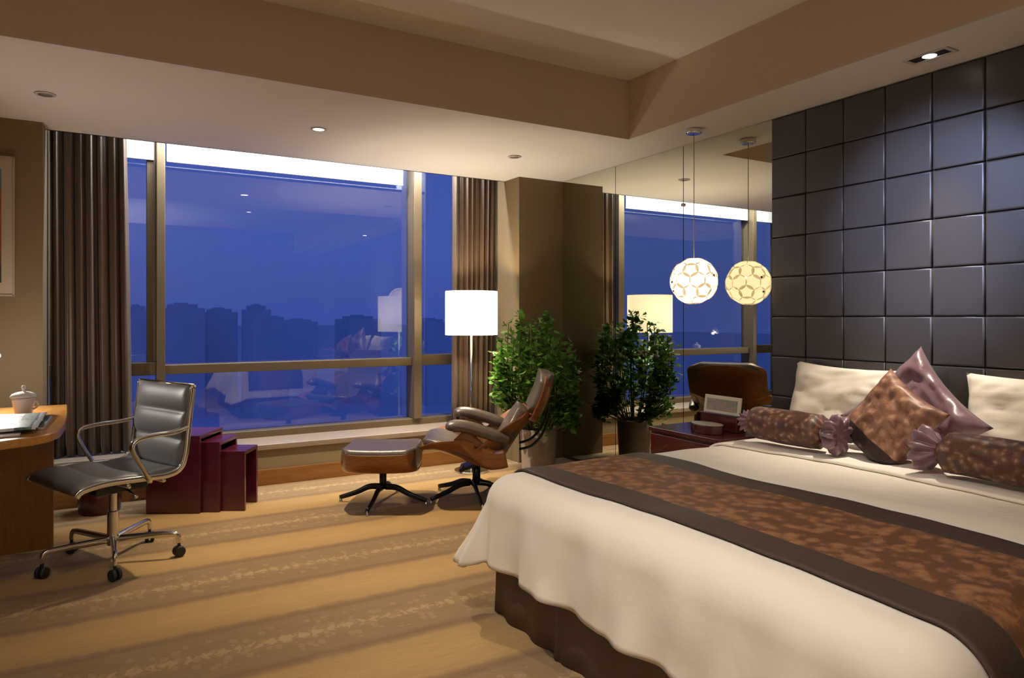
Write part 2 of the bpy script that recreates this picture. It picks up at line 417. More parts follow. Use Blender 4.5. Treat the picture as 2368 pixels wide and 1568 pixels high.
# ------------------------------------------------------------------ curtains
def curtain(x0, x1, z0, z1, yc, folds, label, amp=.032, dx=0.0, ph=0.0):
    w = x1 - x0
    def fn(u, v):
        z = z0 + (z1 - z0) * v
        s = u + .012 * math.sin(7 * u + 3 * v)
        a = 2 * PI * folds * s + ph
        y = yc + amp * math.sin(a) + .35 * amp * math.sin(2.3 * a + 1 + .6 * v)
        k = 1 - .05 * (1 - v) if dx else 1
        x = x0 + w * (s + .012 * math.sin(a * 1.0 + 1.2)) + dx * (1 - v) * (.3 + .7 * u)
        return (x, y, z)
    mb = MB(); mb.grid(fn, folds * 14, 12)
    t = thing('curtain', label, 'curtain', (0, 0, 0), 0, 'brown window curtains')
    mb.build('curtain_panel', M['curtain'], t, smooth=True, solid=.004)
    mb = MB(); mb.tube([(x0, yc, z1 + .012), (x1, yc, z1 + .012)], .008, 10)
    mb.build('track', M['trim_white'], t, smooth=True)
curtain(-.330, .125, .315, 2.70, 5.62, 7, 'dark brown pleated curtain at the left of the window behind the desk', dx=.03)
curtain(2.66, 3.085, .315, 2.70, 5.60, 8, 'brown pleated curtain lit by the floor lamp at the right of the window', amp=.026, dx=-.03, ph=1.0)

# ------------------------------------------------------------------ headboard panel and mirror
t = thing('headboard_panel', 'floor-to-ceiling dark brown headboard of square padded tiles behind the bed', 'headboard', (XW, 0, 0))
S = .241; Y0 = 2.904
bm = bmesh.new()
def tile(y0, y1, z0, z1):
    g = .003; dep = .035; r = .010
    y0 += g; y1 -= g; z0 += g; z1 -= g
    ring = lambda x, i: [bm.verts.new((x, y0 + i, z0 + i)), bm.verts.new((x, y1 - i, z0 + i)), bm.verts.new((x, y1 - i, z1 - i)), bm.verts.new((x, y0 + i, z1 - i))]
    R = [ring(dep, 0), ring(.005, 0), ring(.0018, .0016), ring(.0004, .004), ring(0.0, .009)]
    for a, b in zip(R, R[1:]):
        for k in range(4): 
            f = bm.faces.new((a[k], a[(k + 1) % 4], b[(k + 1) % 4], b[k])); f.smooth = True
    f = bm.faces.new(R[-1]); f.smooth = False
for i in range(14):
    ya, yb = Y0 - (i + 1) * S, Y0 - i * S
    zz = [0.004] + [1.264 + j * S for j in range(-5, 6)]
    zz[-1] = 2.474
    for a, b in zip(zz, zz[1:]):
        if b - a > .03: tile(ya, yb, a, b)
bmesh.ops.recalc_face_normals(bm, faces=bm.faces)
me = bpy.data.meshes.new('tile_field'); bm.to_mesh(me); bm.free(); me.materials.append(M['panel'])
o = bpy.data.objects.new('tile_field', me); COL.objects.link(o); o.parent = t
MB().b2(.02, .057, Y0 - 14 * S, Y0, .002, 2.478).build('backing', M['panel_back'], t)

t = thing('wall_mirror', 'tall tinted wall mirror between the headboard and the pillar', 'mirror', (0, 0, 0))
for a, b_ in ((2.908, 3.668), (3.674, 4.432), (4.438, 5.188)):
    MB().b2(3.552, 3.562, a, b_, .03, 2.478).build('mirror_pane', M['mirror'], t)
MB().b2(3.563, 3.599, 2.908, 5.188, .002, 2.478).build('mirror_backing', M['panel_back'], t)
MB().tube([(3.553, 3.671, 2.06), (3.540, 3.671, 2.06)], .012, 12).build('mirror_clip', M['chrome'], t, smooth=True)

# ------------------------------------------------------------------ ceiling downlights
def downlight(x, y, z, lit, label, power=0, color=(1, .8, .55), size=1.6, target=None, blend=.7):
    t = thing('downlight', label, 'downlight', (x, y, z), 0, 'round ceiling downlights')
    MB().lathe([(.036, -.001), (.050, -.001), (.052, -.004), (.048, -.007), (.036, -.006)], 32, cap=False).build('trim_ring', M['trim_white'], t, smooth=True)
    MB().lathe([(.001, -.002), (.036, -.002), (.036, -.004), (.001, -.005)], 32).build('lens', M['lens_on'] if lit else M['lens_off'], t, smooth=True)
    if power:
        l = light('SPOT', 'downlight_lamp', (0, 0, -.02), power, color, t, spot_size=size, spot_blend=blend, shadow_soft_size=.03)
        if target:
            l.rotation_euler = (Vector(target) - Vector((x, y, z))).to_track_quat('-Z', 'Y').to_euler()
    return t
downlight(1.194, 4.532, SOF, True, 'lit round downlight in the lowered ceiling before the big window pane', 240, (1, .82, .56), 1.7, (1.6, 4.3, 0), .8)
downlight(-.282, 4.576, SOF, False, 'unlit round downlight in the lowered ceiling near the left pillar')
downlight(2.682, 4.56, SOF, False, 'faint unlit round downlight in the lowered ceiling before the right curtain')
# added downlights out of view, brightening the bed, floor and headboard
downlight(.25, 1.2, CEIL, True, 'added unseen downlight in the raised ceiling near the foot of the bed', 150, (1, .93, .85), 1.15, (1.5, 1.65, .3), 1.0)
downlight(1.9, .6, CEIL, True, 'added unseen downlight in the raised ceiling over the near side of the bed', 22, (1, .82, .60), 1.7, (2.2, 1.5, 0), 1.0)
downlight(.2, 2.1, CEIL, True, 'added unseen downlight in the raised ceiling between desk and bed', 40, (1, .85, .66), 2.2, (.9, 2.5, 0), .9)
downlight(.9, 1.9, CEIL, True, 'added unseen downlight in the raised ceiling turned to the headboard', 820, (.50, .62, 1.0), .48, (3.54, 1.95, 1.72), 1.0)

t = thing('spotlight', 'square recessed gimbal spotlight in the ceiling strip above the headboard', 'spotlight', (3.322, 1.83, SOF), 0)
mb = MB()
mb.b2(-.05, .05, -.105, -.085, -.006, -.0005); mb.b2(-.05, .05, .085, .105, -.006, -.0005); mb.b2(-.05, -.035, -.085, .085, -.006, -.0005); mb.b2(.035, .05, -.085, .085, -.006, -.0005)
mb.build('trim_frame', M['trim_white'], t, bevel=.002)
MB().b2(-.034, .034, -.084, .084, -.003, -.001).build('recess', M['panel_back'], t)
MB().lathe([(.001, -.006), (.024, -.006), (.03, -.004), (.03, -.003)], 24).build('lens', M['lens_on'], t, smooth=True)
l = light('SPOT', 'spotlight_lamp', (0, 0, -.03), 165, (1, .88, .72), t, spot_size=1.0, spot_blend=1.0, shadow_soft_size=.03)
l.rotation_euler = (Vector((3.22, 1.97, .6)) - Vector((3.322, 1.83, SOF))).to_track_quat('-Z', 'Y').to_euler()

# ------------------------------------------------------------------ pendant lamp
t = thing('pendant_lamp', 'white petal globe pendant hanging over the nightstand before the mirror', 'pendant lamp', (3.298, 3.313, 0))
PZ = 1.495; PR = .146
MB().lathe([(.001, SOF - .032), (.045, SOF - .032), (.052, SOF - .026), (.052, SOF - .002), (.001, SOF - .001)], 32).build('canopy', M['chrome'], t, smooth=False, bevel=.003)
MB().tube([(0, 0, PZ + PR * .9), (0, 0, SOF - .03)], .0025, 8).build('cord', M['trim_white'], t, smooth=True)
bm = bmesh.new(); bmesh.ops.create_icosphere(bm, subdivisions=2, radius=1.0); dirs = [v.co.copy() for v in bm.verts]; bm.free()
mb = MB()
for k, d in enumerate(dirs):
    n = d.normalized(); a = n.orthogonal().normalized(); b_ = n.cross(a)
    lift = .955 + .03 * ((k * 7) % 3) / 2; rad = .052
    vs = [n * (PR * lift)]; fs = []
    for rr in (.5, 1.0):
        for q in range(14):
            w = 2 * PI * q / 14
            p = n * PR + (a * math.cos(w) + b_ * math.sin(w)) * rad * rr
            vs.append(n * PR * (lift + .012 * rr * rr) + (a * math.cos(w) + b_ * math.sin(w)) * rad * rr)
    for q in range(14):
        fs.append((0, 1 + q, 1 + (q + 1) % 14)); fs.append((1 + q, 15 + q, 15 + (q + 1) % 14, 1 + (q + 1) % 14))
    mb.add([v + Vector((0, 0, PZ)) for v in vs], fs)
mb.build('petal_globe', M['petal'], t, smooth=True)
MB().sphere((0, 0, PZ), .035, 16, 10).build('bulb', M['bulb'], t, smooth=True)
view = Vector((-3.298, -3.313, 0)).normalized(); side = Vector((view.y, -view.x, 0))
for sx, sz in ((-.82, .50), (-.93, -.05), (-.86, -.44), (.83, .22), (.68, -.42)):
    dd = (side * -sx + Vector((0, 0, sz)) + view * math.sqrt(max(0.02, 1 - sx * sx - sz * sz))).normalized()
    MB().sphere(tuple(dd * (PR * 1.0) + Vector((0, 0, PZ))), .0075, 10, 6).build('stud', M['black_plastic'], t, smooth=True)
light('POINT', 'pendant_lamp_light', (0, 0, PZ + .0), 6.5, (1, .86, .62), t, shadow_soft_size=.05)

# ------------------------------------------------------------------ floor lamps
def floor_lamp(x, y, label, power, color):
    t = thing('floor_lamp', label, 'floor lamp', (x, y, 0), 0, 'drum-shaded floor lamps')
    MB().lathe([(.001, 0), (.14, 0), (.14, .015), (.13, .02), (.012, .024), (.001, .026)], 40).build('base', M['chrome'], t, smooth=False, bevel=.002)
    MB().tube([(0, 0, .024), (0, 0, 1.2)], .011, 14).build('pole', M['chrome'], t, smooth=True)
    MB().lathe([(.2135, 1.118), (.2135, 1.474)], 64, cap=False).build('lamp_shade', M['shade'], t, smooth=True)
    mb = MB()
    for k in range(3):
        w = 2 * PI * k / 3; mb.tube([(0, 0, 1.44), (.212 * math.cos(w), .212 * math.sin(w), 1.46)], .002, 6)
    mb.tube([(0, 0, 1.2), (0, 0, 1.44)], .004, 8); mb.build('shade_fitting', M['chrome'], t, smooth=True)
    MB().sphere((.03, 0, 1.30), .032, 16, 10, (1, 1, 1.2)).build('bulb', M['bulb'], t, smooth=True)
    light('POINT', 'floor_lamp_light', (-.03, 0, 1.32), power, color, t, shadow_soft_size=.05)
floor_lamp(2.595, 5.11, 'floor lamp with a glowing white drum shade before the right curtain', 58, (1, .84, .60))
floor_lamp(-.85, -.55, 'added unseen drum-shaded floor lamp behind the viewer, brightening the ceiling', 225, (1, .94, .88))  # extra lamp put in out of view to lift the ceiling brightness

# ------------------------------------------------------------------ potted plant
t = thing('potted_plant', 'bushy green potted plant in front of the right pillar', 'potted plant', (3.05, 4.80, 0))
MB().lathe([(.001, 0), (.125, 0), (.135, .02), (.15, .34), (.155, .36), (.14, .36), (.135, .32), (.001, .32)], 40).build('pot', M['pot'], t, smooth=False, bevel=.004)
MB().lathe([(.001, .318), (.133, .318), (.133, .33), (.001, .34)], 24).build('soil', M['soil'], t, smooth=True)
rnd = random.Random(3)
stems = MB(); leaves = MB(); 
def leaf(p, d, size):
    d = d.normalized(); s = d.cross(Vector((0, 0, 1)))
    if s.length < .05: s = Vector((1, 0, 0))
    s.normalize(); s = (s + Vector((rnd.uniform(-.5, .5), rnd.uniform(-.5, .5), rnd.uniform(-.5, .5)))).normalized()
    s = (s - d * s.dot(d)).normalized(); n = d.cross(s)
    vs = []
    for (a, w, h) in ((0, .02, 0), (.2, .30, .02), (.5, .40, .03), (.8, .22, -.02), (1.0, .0, -.1)):
        c = p + d * (a * size) + n * (h * size)
        vs += [c + s * (w * size) + n * (.10 * w * size), c - n * (.02 * size), c - s * (w * size) + n * (.10 * w * size)]
    fs = []
    for i in range(4):
        fs += [(i * 3, i * 3 + 1, i * 3 + 4, i * 3 + 3), (i * 3 + 1, i * 3 + 2, i * 3 + 5, i * 3 + 4)]
    leaves.add(vs, fs)
def inside(p):
    return p.x < .46 and p.y < .36
shoots = []
for k in range(60):
    ang = rnd.uniform(0, 2 * PI); rad = .33 * math.sqrt(rnd.random()); 
    hh = .62 + .42 * rnd.random() * (1 - (rad / .36) ** 2 * .6) 
    if k in (0, 1): ang = 2.2; rad = .14; hh = .98
    if k in (2, 3, 4): ang = -.6; rad = .05; hh = .99
    if k > 30: hh = rnd.uniform(.36, .72); rad = .24 + .1 * rnd.random()
    if k > 45: hh = rnd.uniform(.16, .40); rad = .20 + .12 * rnd.random()
    tip = Vector((rad * math.cos(ang) * 1.03, rad * math.sin(ang) * .98, hh + .29))
    root = Vector((.08 * math.cos(ang), .08 * math.sin(ang), .33))
    mid = (root + tip) / 2 + Vector((rad * .35 * math.cos(ang), rad * .35 * math.sin(ang), .02))
    pts = bez([root, mid, tip], 6); stems.tube(pts, .004, 6); shoots.append(pts)
    for j in range(46):
        u = rnd.uniform(.25, 1.0) ** .7
        i = min(int(u * (len(pts) - 1)), len(pts) - 2); p = pts[i].lerp(pts[i + 1], u * (len(pts) - 1) - i)
        p = p + Vector((rnd.gauss(0, .03), rnd.gauss(0, .03), rnd.gauss(0, .03)))
        out = Vector((p.x, p.y, 0)).normalized() if (p.x * p.x + p.y * p.y) > 1e-6 else Vector((1, 0, 0))
        d = out * rnd.uniform(.3, 1) + Vector((rnd.uniform(-.8, .8), rnd.uniform(-.8, .8), rnd.uniform(-.5, .8)))
        p.x = min(p.x, .40); p.y = min(p.y, .31)
        leaf(p, d, rnd.uniform(.038, .068))
stems.build('stems', M['stem'], t, smooth=True)
o = leaves.build('foliage', M['leaf'], t, smooth=True)

# ------------------------------------------------------------------ lounge chair and ottoman
def sheet(prof, hw, raise_, thick, n=18, nexp=3.0, round_=.14, z_off=0.0):
    """Moulded shell: profile points (x, z) along its length, half width hw, side edges raised; closed solid."""
    P = bez([(p[0], 0, p[1]) for p in prof], 6); m = len(P)
    L = [0.0]
    for a, b in zip(P, P[1:]): L.append(L[-1] + (b - a).length)
    mb = MB(); rows = []
    for i, p in enumerate(P):
        tv = (P[min(i + 1, m - 1)] - P[max(i - 1, 0)]).normalized(); nv = Vector((-tv.z, 0, tv.x))
        if nv.z < 0 and abs(tv.x) > abs(tv.z): nv = -nv
        e = min(L[i], L[-1] - L[i]); k = 1.0
        if e < round_: k = (1 - ((round_ - e) / round_) ** 2.4 * .32)
        rows.append((p, nv, hw * k))
    for sgn in (0, 1):
        for (p, nv, w) in rows:
            for j in range(n + 1):
                y = -1 + 2 * j / n
                q = p + nv * ((raise_(L[rows.index((p, nv, w))] / L[-1]) if callable(raise_) else raise_) * abs(y) ** nexp + z_off + (0 if sgn == 0 else thick(y) if callable(thick) else thick)) + Vector((0, y * w, 0))
                mb.v.append(tuple(q))
    W_ = n + 1; o2 = m * W_
    for i in range(m - 1):
        for j in range(n):
            a = i * W_ + j; mb.f.append((a, a + 1, a + W_ + 1, a + W_)); a += o2; mb.f.append((a, a + W_, a + W_ + 1, a + 1))
    for i in range(m - 1):
        for j in (0, n):
            a = i * W_ + j; mb.f.append((a, a + W_, a + W_ + o2, a + o2))
    for j in range(n):
        for i in (0, m - 1):
            a = i * W_ + j; mb.f.append((a, a + o2, a + 1 + o2, a + 1))
    return mb
def pad(y): return .055 + .035 * (1 - y * y) ** .5

def star_base(root, n, ang0, R, hub_z, r0=.02, tip=.014):
    for k in range(n):
        a = ang0 + 2 * PI * k / n; c, s_ = math.cos(a), math.sin(a)
        pts = bez([(.02 * c, .02 * s_, hub_z), (.1 * c, .1 * s_, hub_z - .005), (R * .6 * c, R * .6 * s_, hub_z * .62), (R * c, R * s_, .03)], 4)
        lg = MB().tube(pts, [r0 + (tip - r0) * i / (len(pts) - 1) for i in range(len(pts))], 10, (.8, 1.1)).build('leg', M['black_metal'], root, smooth=True)
        MB().lathe([(.001, 0), (.012, 0), (.014, .004), (.010, .012), (.006, .034), (.001, .034)], 14, (R * .985 * c, R * .985 * s_, 0)).build('glide', M['chrome'], lg, smooth=True)

FWD = math.radians(150)
t = thing('lounge_chair', 'reclined brown leather lounge chair with moulded walnut shells by the plant', 'lounge chair', (2.22, 4.36, 0), FWD)
seat = [(.335, .345), (.24, .355), (.12, .315), (-.02, .255), (-.12, .22), (-.19, .215)]
sheet(seat, .345, lambda f: .05 + .11 * min(1, f / .45) ** 1.3, .012, nexp=4, round_=.07).build('seat_shell', M['plywood'], t, smooth=True, bevel=.003)
sheet([(.315, .372), (.25, .375), (.12, .342), (-.02, .29), (-.14, .255), (-.17, .26)], .285, .03, lambda y: .04 + .03 * (1 - y * y) ** .5, nexp=4).build('seat_cushion', M['leather_brown'], t, smooth=True, sub=1)
back = [(-.13, .205), (-.20, .255), (-.27, .37), (-.34, .48), (-.425, .585)]
sheet(back[::-1], .355, lambda f: .06 + .20 * f, .012, nexp=3.2, round_=.07).build('back_shell', M['plywood'], t, smooth=True, bevel=.003)
sheet([(-.405, .60), (-.325, .48), (-.26, .375), (-.215, .31)], .30, .05, pad, nexp=4).build('back_cushion', M['leather_brown'], t, smooth=True, sub=1)
sheet([(-.575, .865), (-.56, .78), (-.525, .68), (-.475, .575), (-.45, .535)], .325, .07, .012, nexp=3, round_=.07).build('headrest_shell', M['plywood'], t, smooth=True, bevel=.003)
sheet([(-.565, .875), (-.545, .78), (-.51, .685), (-.46, .585)], .295, .04, pad, nexp=4, round_=.07).build('headrest_cushion', M['leather_brown'], t, smooth=True, sub=1)
for sy in (1, -1):
    y = .335 * sy
    pts = bez([(.125, y, .525), (.11, y, .55), (.02, y, .545), (-.13, y, .50), (-.26, y, .455)], 6)
    rr = [.030 + .018 * min(1, i / 4, (len(pts) - 1 - i) / 4) for i in range(len(pts))]
    MB().tube(pts, rr, 14, (1.25, .85)).build('armrest', M['leather_brown'], t, smooth=True)
    ap = bez([(.06, y * .96, .50), (-.04, y * .97, .40), (-.15, y * .98, .33), (-.24, y * .98, .34)], 5)
    MB().tube(ap, .05, 10, (.16, 1.3)).build('armrest_shell', M['plywood'], t, smooth=True)
    MB().tube(bez([(-.33, .12 * sy, .36), (-.41, .13 * sy, .385), (-.475, .13 * sy, .45), (-.515, .12 * sy, .53), (-.54, .12 * sy, .61)], 5), .011, 8, (1.8, .8)).build('back_brace', M['black_metal'], t, smooth=True)
MB().tube([(-.03, 0, .10), (-.03, 0, .25)], .028, 18).build('column', M['black_metal'], t, smooth=True)
MB().box((-.02, 0, .24), (.22, .2, .02), M=Matrix.Rotation(-.33, 3, 'Y').inverted()).build('seat_mount', M['black_metal'], t, bevel=.004)
MB().tube([(.06, .06, .235), (.075, .09, .19)], .009, 10).build('tension_knob', M['chrome'], t, smooth=True)
star_base(t, 5, math.radians(33), .325, .105)

t = thing('ottoman', 'low leather ottoman with a walnut shell on a black star base before the window', 'ottoman', (1.625, 4.52, 0), FWD)
sheet([(.25, .238), (.15, .228), (0, .225), (-.15, .228), (-.25, .238)], .275, .140, .012, nexp=4.5, round_=.06).build('shell', M['plywood'], t, smooth=True, bevel=.003)
def fat(y): return .088 + .058 * (1 - y ** 4) ** .5
sheet([(.255, .255), (.15, .247), (0, .244), (-.15, .247), (-.255, .255)], .236, .06, fat, nexp=5, round_=.06).build('seat_pad', M['leather_brown'], t, smooth=True, sub=1)
MB().tube([(0, 0, .10), (0, 0, .224)], .024, 16).build('column', M['black_metal'], t, smooth=True)
star_base(t, 4, math.radians(51 - 150), .305, .115)

# ------------------------------------------------------------------ office chair
t = thing('office_chair', 'black leather swivel chair with polished frame and castors at the desk', 'office chair', (.035, 4.15, 0), math.radians(203))
rail = bez([(.285, 0, .428), (.255, 0, .453), (.15, 0, .468), (-.01, 0, .462), (-.14, 0, .458), (-.205, 0, .482), (-.232, 0, .55), (-.25, 0, .70), (-.275, 0, .905)], 7)
HWC = .285
def pads(i0, i1, name, nseg, mat):
    P = rail[i0:i1 + 1]; L = [0.0]
    for a, b in zip(P, P[1:]): L.append(L[-1] + (b - a).length)
    fine = []
    N = 44
    for k in range(N + 1):
        s = L[-1] * k / N; i = 0
        while i < len(L) - 2 and L[i + 1] < s: i += 1
        f = (s - L[i]) / max(1e-6, L[i + 1] - L[i]); fine.append(P[i].lerp(P[i + 1], f))
    mb = MB()
    n = 14
    for sgn in (0, 1):
        for k, p in enumerate(fine):
            tv = (fine[min(k + 1, N)] - fine[max(k - 1, 0)]).normalized(); nv = Vector((-tv.z, 0, tv.x))
            if nv.dot(Vector((.5, 0, 1))) < 0: nv = -nv
            ph = (k / N * nseg) % 1.0; th = .010 + .026 * (max(0, math.sin(PI * ph))) ** .45
            for j in range(n + 1):
                y = -1 + 2 * j / n
                e = (1 - abs(y) ** 8)
                q = p + nv * ((th if sgn else -.006) * (.45 + .55 * e) - .018 * (1 - y * y)) + Vector((0, y * (HWC - .012), 0))
                mb.v.append(tuple(q))
    W_ = n + 1; m = N + 1; o2 = m * W_
    for i in range(m - 1):
        for j in range(n):
            a = i * W_ + j; mb.f.append((a, a + 1, a + W_ + 1, a + W_)); a += o2; mb.f.append((a, a + W_, a + W_ + 1, a + 1))
        for j in (0, n):
            a = i * W_ + j; mb.f.append((a, a + W_, a + W_ + o2, a + o2))
    for j in range(n):
        for i in (0, m - 1):
            a = i * W_ + j; mb.f.append((a, a + o2, a + 1 + o2, a + 1))
    return mb.build(name, mat, t, smooth=True)
cut = int(len(rail) * .63)
pads(1, cut, 'seat', 3, M['leather_black'])
pads(cut, len(rail) - 1, 'backrest', 3, M['leather_black'])
for sy in (1, -1):
    y = HWC * sy
    MB().tube([(p.x, y, p.z) for p in rail], .0125, 10, (.7, 1.25)).build('side_frame', M['chrome'], t, smooth=True)
    ya = y + .022 * sy
    arm = bez([(-.05, y, .44), (-.03, ya, .47), (.025, ya, .57), (.045, ya, .625), (.02, ya, .66), (-.06, ya, .672), (-.16, ya, .675), (-.25, y, .69)], 6)
    MB().tube(arm, .0115, 10, (1.2, .8)).build('armrest', M['chrome'], t, smooth=True)
mb = MB(); mb.tube([(-.275, -HWC, .90), (-.275, HWC, .90)], .010, 10); mb.build('cross_bar', M['chrome'], t, smooth=True)
for xz in ((.05, .435), (-.12, .435)): MB().tube([(xz[0], -HWC, xz[1]), (xz[0], HWC, xz[1])], .012, 10).build('cross_bar', M['chrome'], t, smooth=True)
MB().b2(-.14, .12, -.09, .09, .365, .42).build('tilt_mechanism', M['black_plastic'], t, bevel=.015)
MB().tube([(-.02, .09, .385), (-.01, .20, .375), (0, .245, .37)], [.006, .006, .012], 10).build('lever', M['chrome'], t, smooth=True)
MB().lathe([(.001, .085), (.027, .085), (.027, .26), (.020, .262), (.020, .37), (.001, .37)], 20).build('gas_column', M['chrome'], t, smooth=False, bevel=.002)
rz = 203
for k in range(5):
    a = math.radians(-17 + 72 * k - rz); c, s_ = math.cos(a), math.sin(a)
    R = .315
    pts = bez([(.02 * c, .02 * s_, .115), (.15 * c, .15 * s_, .12), (.27 * c, .27 * s_, .122), (.308 * c, .308 * s_, .112), (R * c, R * s_, .07)], 5)
    lg = MB().tube(pts, [.017 - .006 * i / (len(pts) - 1) for i in range(len(pts))], 10, (.85, 1.1)).build('leg', M['chrome'], t, smooth=True)
    Mx = Matrix.Rotation(a + .6, 3, 'Z') @ Matrix.Rotation(PI / 2, 3, 'X')
    cm = MB()
    ax = Mx @ Vector((0, 0, 1))
    for q in (-.014, .014):
        cm.lathe([(.001, -.009), (.024, -.009), (.028, -.005), (.028, .005), (.024, .009), (.001, .009)], 20, tuple(Vector((R * c, R * s_, .0285)) + ax * q), Mx)
    cm.tube([(R * c, R * s_, .03), (R * c, R * s_, .072)], .008, 10)
    cm.build('caster', M['black_plastic'], lg, smooth=False, bevel=.001)

# ------------------------------------------------------------------ desk and what lies on it
t = thing('desk', 'orange-brown wooden desk with a bowed top at the left edge', 'desk', (0, 0, 0))
edge = [(-.19, 4.84), (-.172, 4.4), (-.165, 4.0), (-.175, 3.76), (-.205, 3.655), (-.27, 3.575), (-.38, 3.52), (-.55, 3.465), (-.8, 3.43), (XL + .01, 3.42)]
poly = edge + [(XL + .01, 4.84)]
MB().prism(poly, .712, .75).build('desktop', M['desk'], t, bevel=.006)
MB().b2(XL + .01, -.243, 4.545, 4.575, .0, .711).build('end_panel', M['deskpanel'], t, bevel=.003)
MB().b2(-1.0, -.95, 3.5, 4.544, .05, .711).build('modesty_panel', M['deskpanel'], t, bevel=.003)
MB().b2(-1.0, -.5, 3.6, 4.4, .63, .711).build('drawer', M['deskpanel'], t, bevel=.003)

t = thing('tea_cup', 'white lidded porcelain tea cup on the desk', 'cup', (-.365, 4.40, .751)); t.scale = (.92, .92, .92)
MB().lathe([(.001, 0), (.038, 0), (.040, .006), (.046, .03), (.056, .085), (.060, .10), (.056, .10), (.045, .04), (.001, .02)], 32).build('cup_body', M['porcelain'], t, smooth=True)
ld = MB().lathe([(.001, .102), (.064, .102), (.066, .107), (.055, .122), (.03, .132), (.001, .136)], 32).build('lid', M['porcelain'], t, smooth=True)
MB().lathe([(.001, .134), (.008, .135), (.007, .145), (.012, .155), (.009, .166), (.001, .168)], 16).build('knob', M['porcelain'], ld, smooth=True)
hp = [(.053 + .028 * math.sin(PI * i / 8), 0, .035 + .05 * i / 8) for i in range(9)]
hr = Matrix.Rotation(-.5, 3, 'Z')
MB().tube([hr @ Vector(p) for p in hp], .005, 8).build('cup_handle', M['porcelain'], t, smooth=True)

def paper_mat(name, base, ink, sc, thr, extra=None):
    b = Nodes(name); co = b.coord()
    f = b.noise(b.mapping(co, (10, 26, 1)), sc, 3, .5)
    m = b.math('GREATER_THAN', f, thr)
    col = b.mix(m, base, ink)
    if extra:
        sp = b.n('ShaderNodeSeparateXYZ'); b.l(co, sp.inputs[0])
        g1 = b.math('MULTIPLY', b.math('GREATER_THAN', sp.outputs[0], extra[0]), b.math('LESS_THAN', sp.outputs[0], extra[1]))
        n2 = b.noise(co, 90, 3)
        col = b.mix(g1, col, b.ramp(n2, [(0.35, (0.03, 0.09, 0.07, 1)), (0.7, (0.22, 0.32, 0.30, 1))]))
    return b.done(b.bsdf(col, .45, 0, None, .5))
M['news'] = paper_mat('printed_paper', (.74, .76, .82, 1), (.07, .10, .24, 1), 1.3, .63, (.115, .178))
M['book'] = paper_mat('dark_cover', (.05, .07, .07, 1), (.02, .02, .02, 1), 1.3, .6)
M['paper'] = plain('white_paper', (.75, .72, .70, 1), .6)
t = thing('magazine', 'open magazine with a green picture on the desk before the cup', 'magazine', (-.455, 3.975, .766), math.radians(0))
def page(u, v):
    x = -.20 + .40 * u; return (x, -.30 + .60 * v, .004 + .012 * abs(math.sin(PI * v * 2)) ** .6 + .002 * math.sin(9 * u + 4 * v))
MB().grid(page, 12, 28).build('open_pages', M['news'], t, smooth=True, solid=.006)
t = thing('magazine', 'pale closed magazine sticking out under the open one on the desk', 'magazine', (-.50, 3.90, .751), math.radians(3))
MB().b2(-.2, .17, -.29, .24, 0, .005).build('pages', M['paper'], t, bevel=.001)
MB().b2(-.202, .172, -.292, .242, .0052, .007).build('cover', M['paper'], t)
t = thing('notebook', 'dark-covered notebook under the open magazine near the desk edge', 'notebook', (-.27, 4.0, .751), math.radians(-2))
MB().b2(-.03, .036, -.2, .2, 0, .011).build('pages', M['paper'], t, bevel=.001)
MB().b2(-.032, .038, -.202, .202, .0112, .0135).build('cover', M['book'], t)

t = thing('desk_lamp', 'small desk lamp with a bright bulb at the left edge', 'desk lamp', (-.80, 4.66, .751))
MB().lathe([(.001, 0), (.075, 0), (.075, .012), (.01, .018), (.001, .018)], 32).build('lamp_base', M['chrome'], t, smooth=False, bevel=.002)
MB().tube(bez([(0, 0, .015), (-.02, 0, .2), (.05, 0, .38), (.2, -.02, .38)], 6), .006, 10).build('lamp_arm', M['chrome'], t, smooth=True)
Mh = Matrix.Rotation(math.radians(125), 3, 'Y')
MB().lathe([(.015, -.055), (.045, .0), (.05, .03)], 24, (.26, -.03, .335), Mh, cap=False).build('lamp_head', M['chrome'], t, smooth=True, solid=.002)
MB().sphere((.302, -.035, .302), .014, 14, 8).build('bulb', M['lens_on'], t, smooth=True)
light('POINT', 'desk_lamp_light', (.315, -.06, .285), 15, (1, .93, .85), t, shadow_soft_size=.02)

# ------------------------------------------------------------------ nest of tables
TD = math.radians(-30)
def nest(px, py, length, depth, h, label):
    t = thing('nesting_table', label, 'nesting table', (px, py, 0), TD, 'maroon nesting tables by the window')
    th = .026
    MB().b2(0, length, 0, depth, h - th, h).build('tabletop', M['maroon'], t, bevel=.003)
    MB().b2(0, length, 0, th, 0, h - th - .0005).build('side_panel', M['maroon'], t, bevel=.003)
    MB().b2(0, length, depth - th, depth, 0, h - th - .0005).build('side_panel', M['maroon'], t, bevel=.003)
    return t
uv = Vector((math.cos(TD), math.sin(TD))); wv = Vector((-math.sin(TD), math.cos(TD)))
A0 = Vector((.225, 5.045))
nest(A0.x, A0.y, .345, .36, .50, 'tallest maroon nesting table beside the desk chair')
q = A0 + uv * .125 + wv * .030; nest(q.x, q.y, .335, .296, .455, 'middle-sized maroon nesting table half pulled out of the tallest')
q = A0 + uv * .285 + wv * .060; nest(q.x, q.y, .325, .238, .39, 'smallest maroon nesting table pulled furthest toward the ottoman')

t = thing('waste_bin', 'dark maroon waste bin on the floor behind the desk chair', 'waste bin', (-.03, 5.26, 0))
MB().lathe([(.001, .0), (.115, .0), (.12, .01), (.135, .27), (.13, .27), (.114, .014), (.001, .012)], 36).build('bin_body', M['maroon_wood'], t, smooth=True)
MB().lathe([(.136, .262), (.139, .268), (.136, .276), (.129, .274)], 36, cap=False).build('rim', M['maroon_wood'], t, smooth=True)

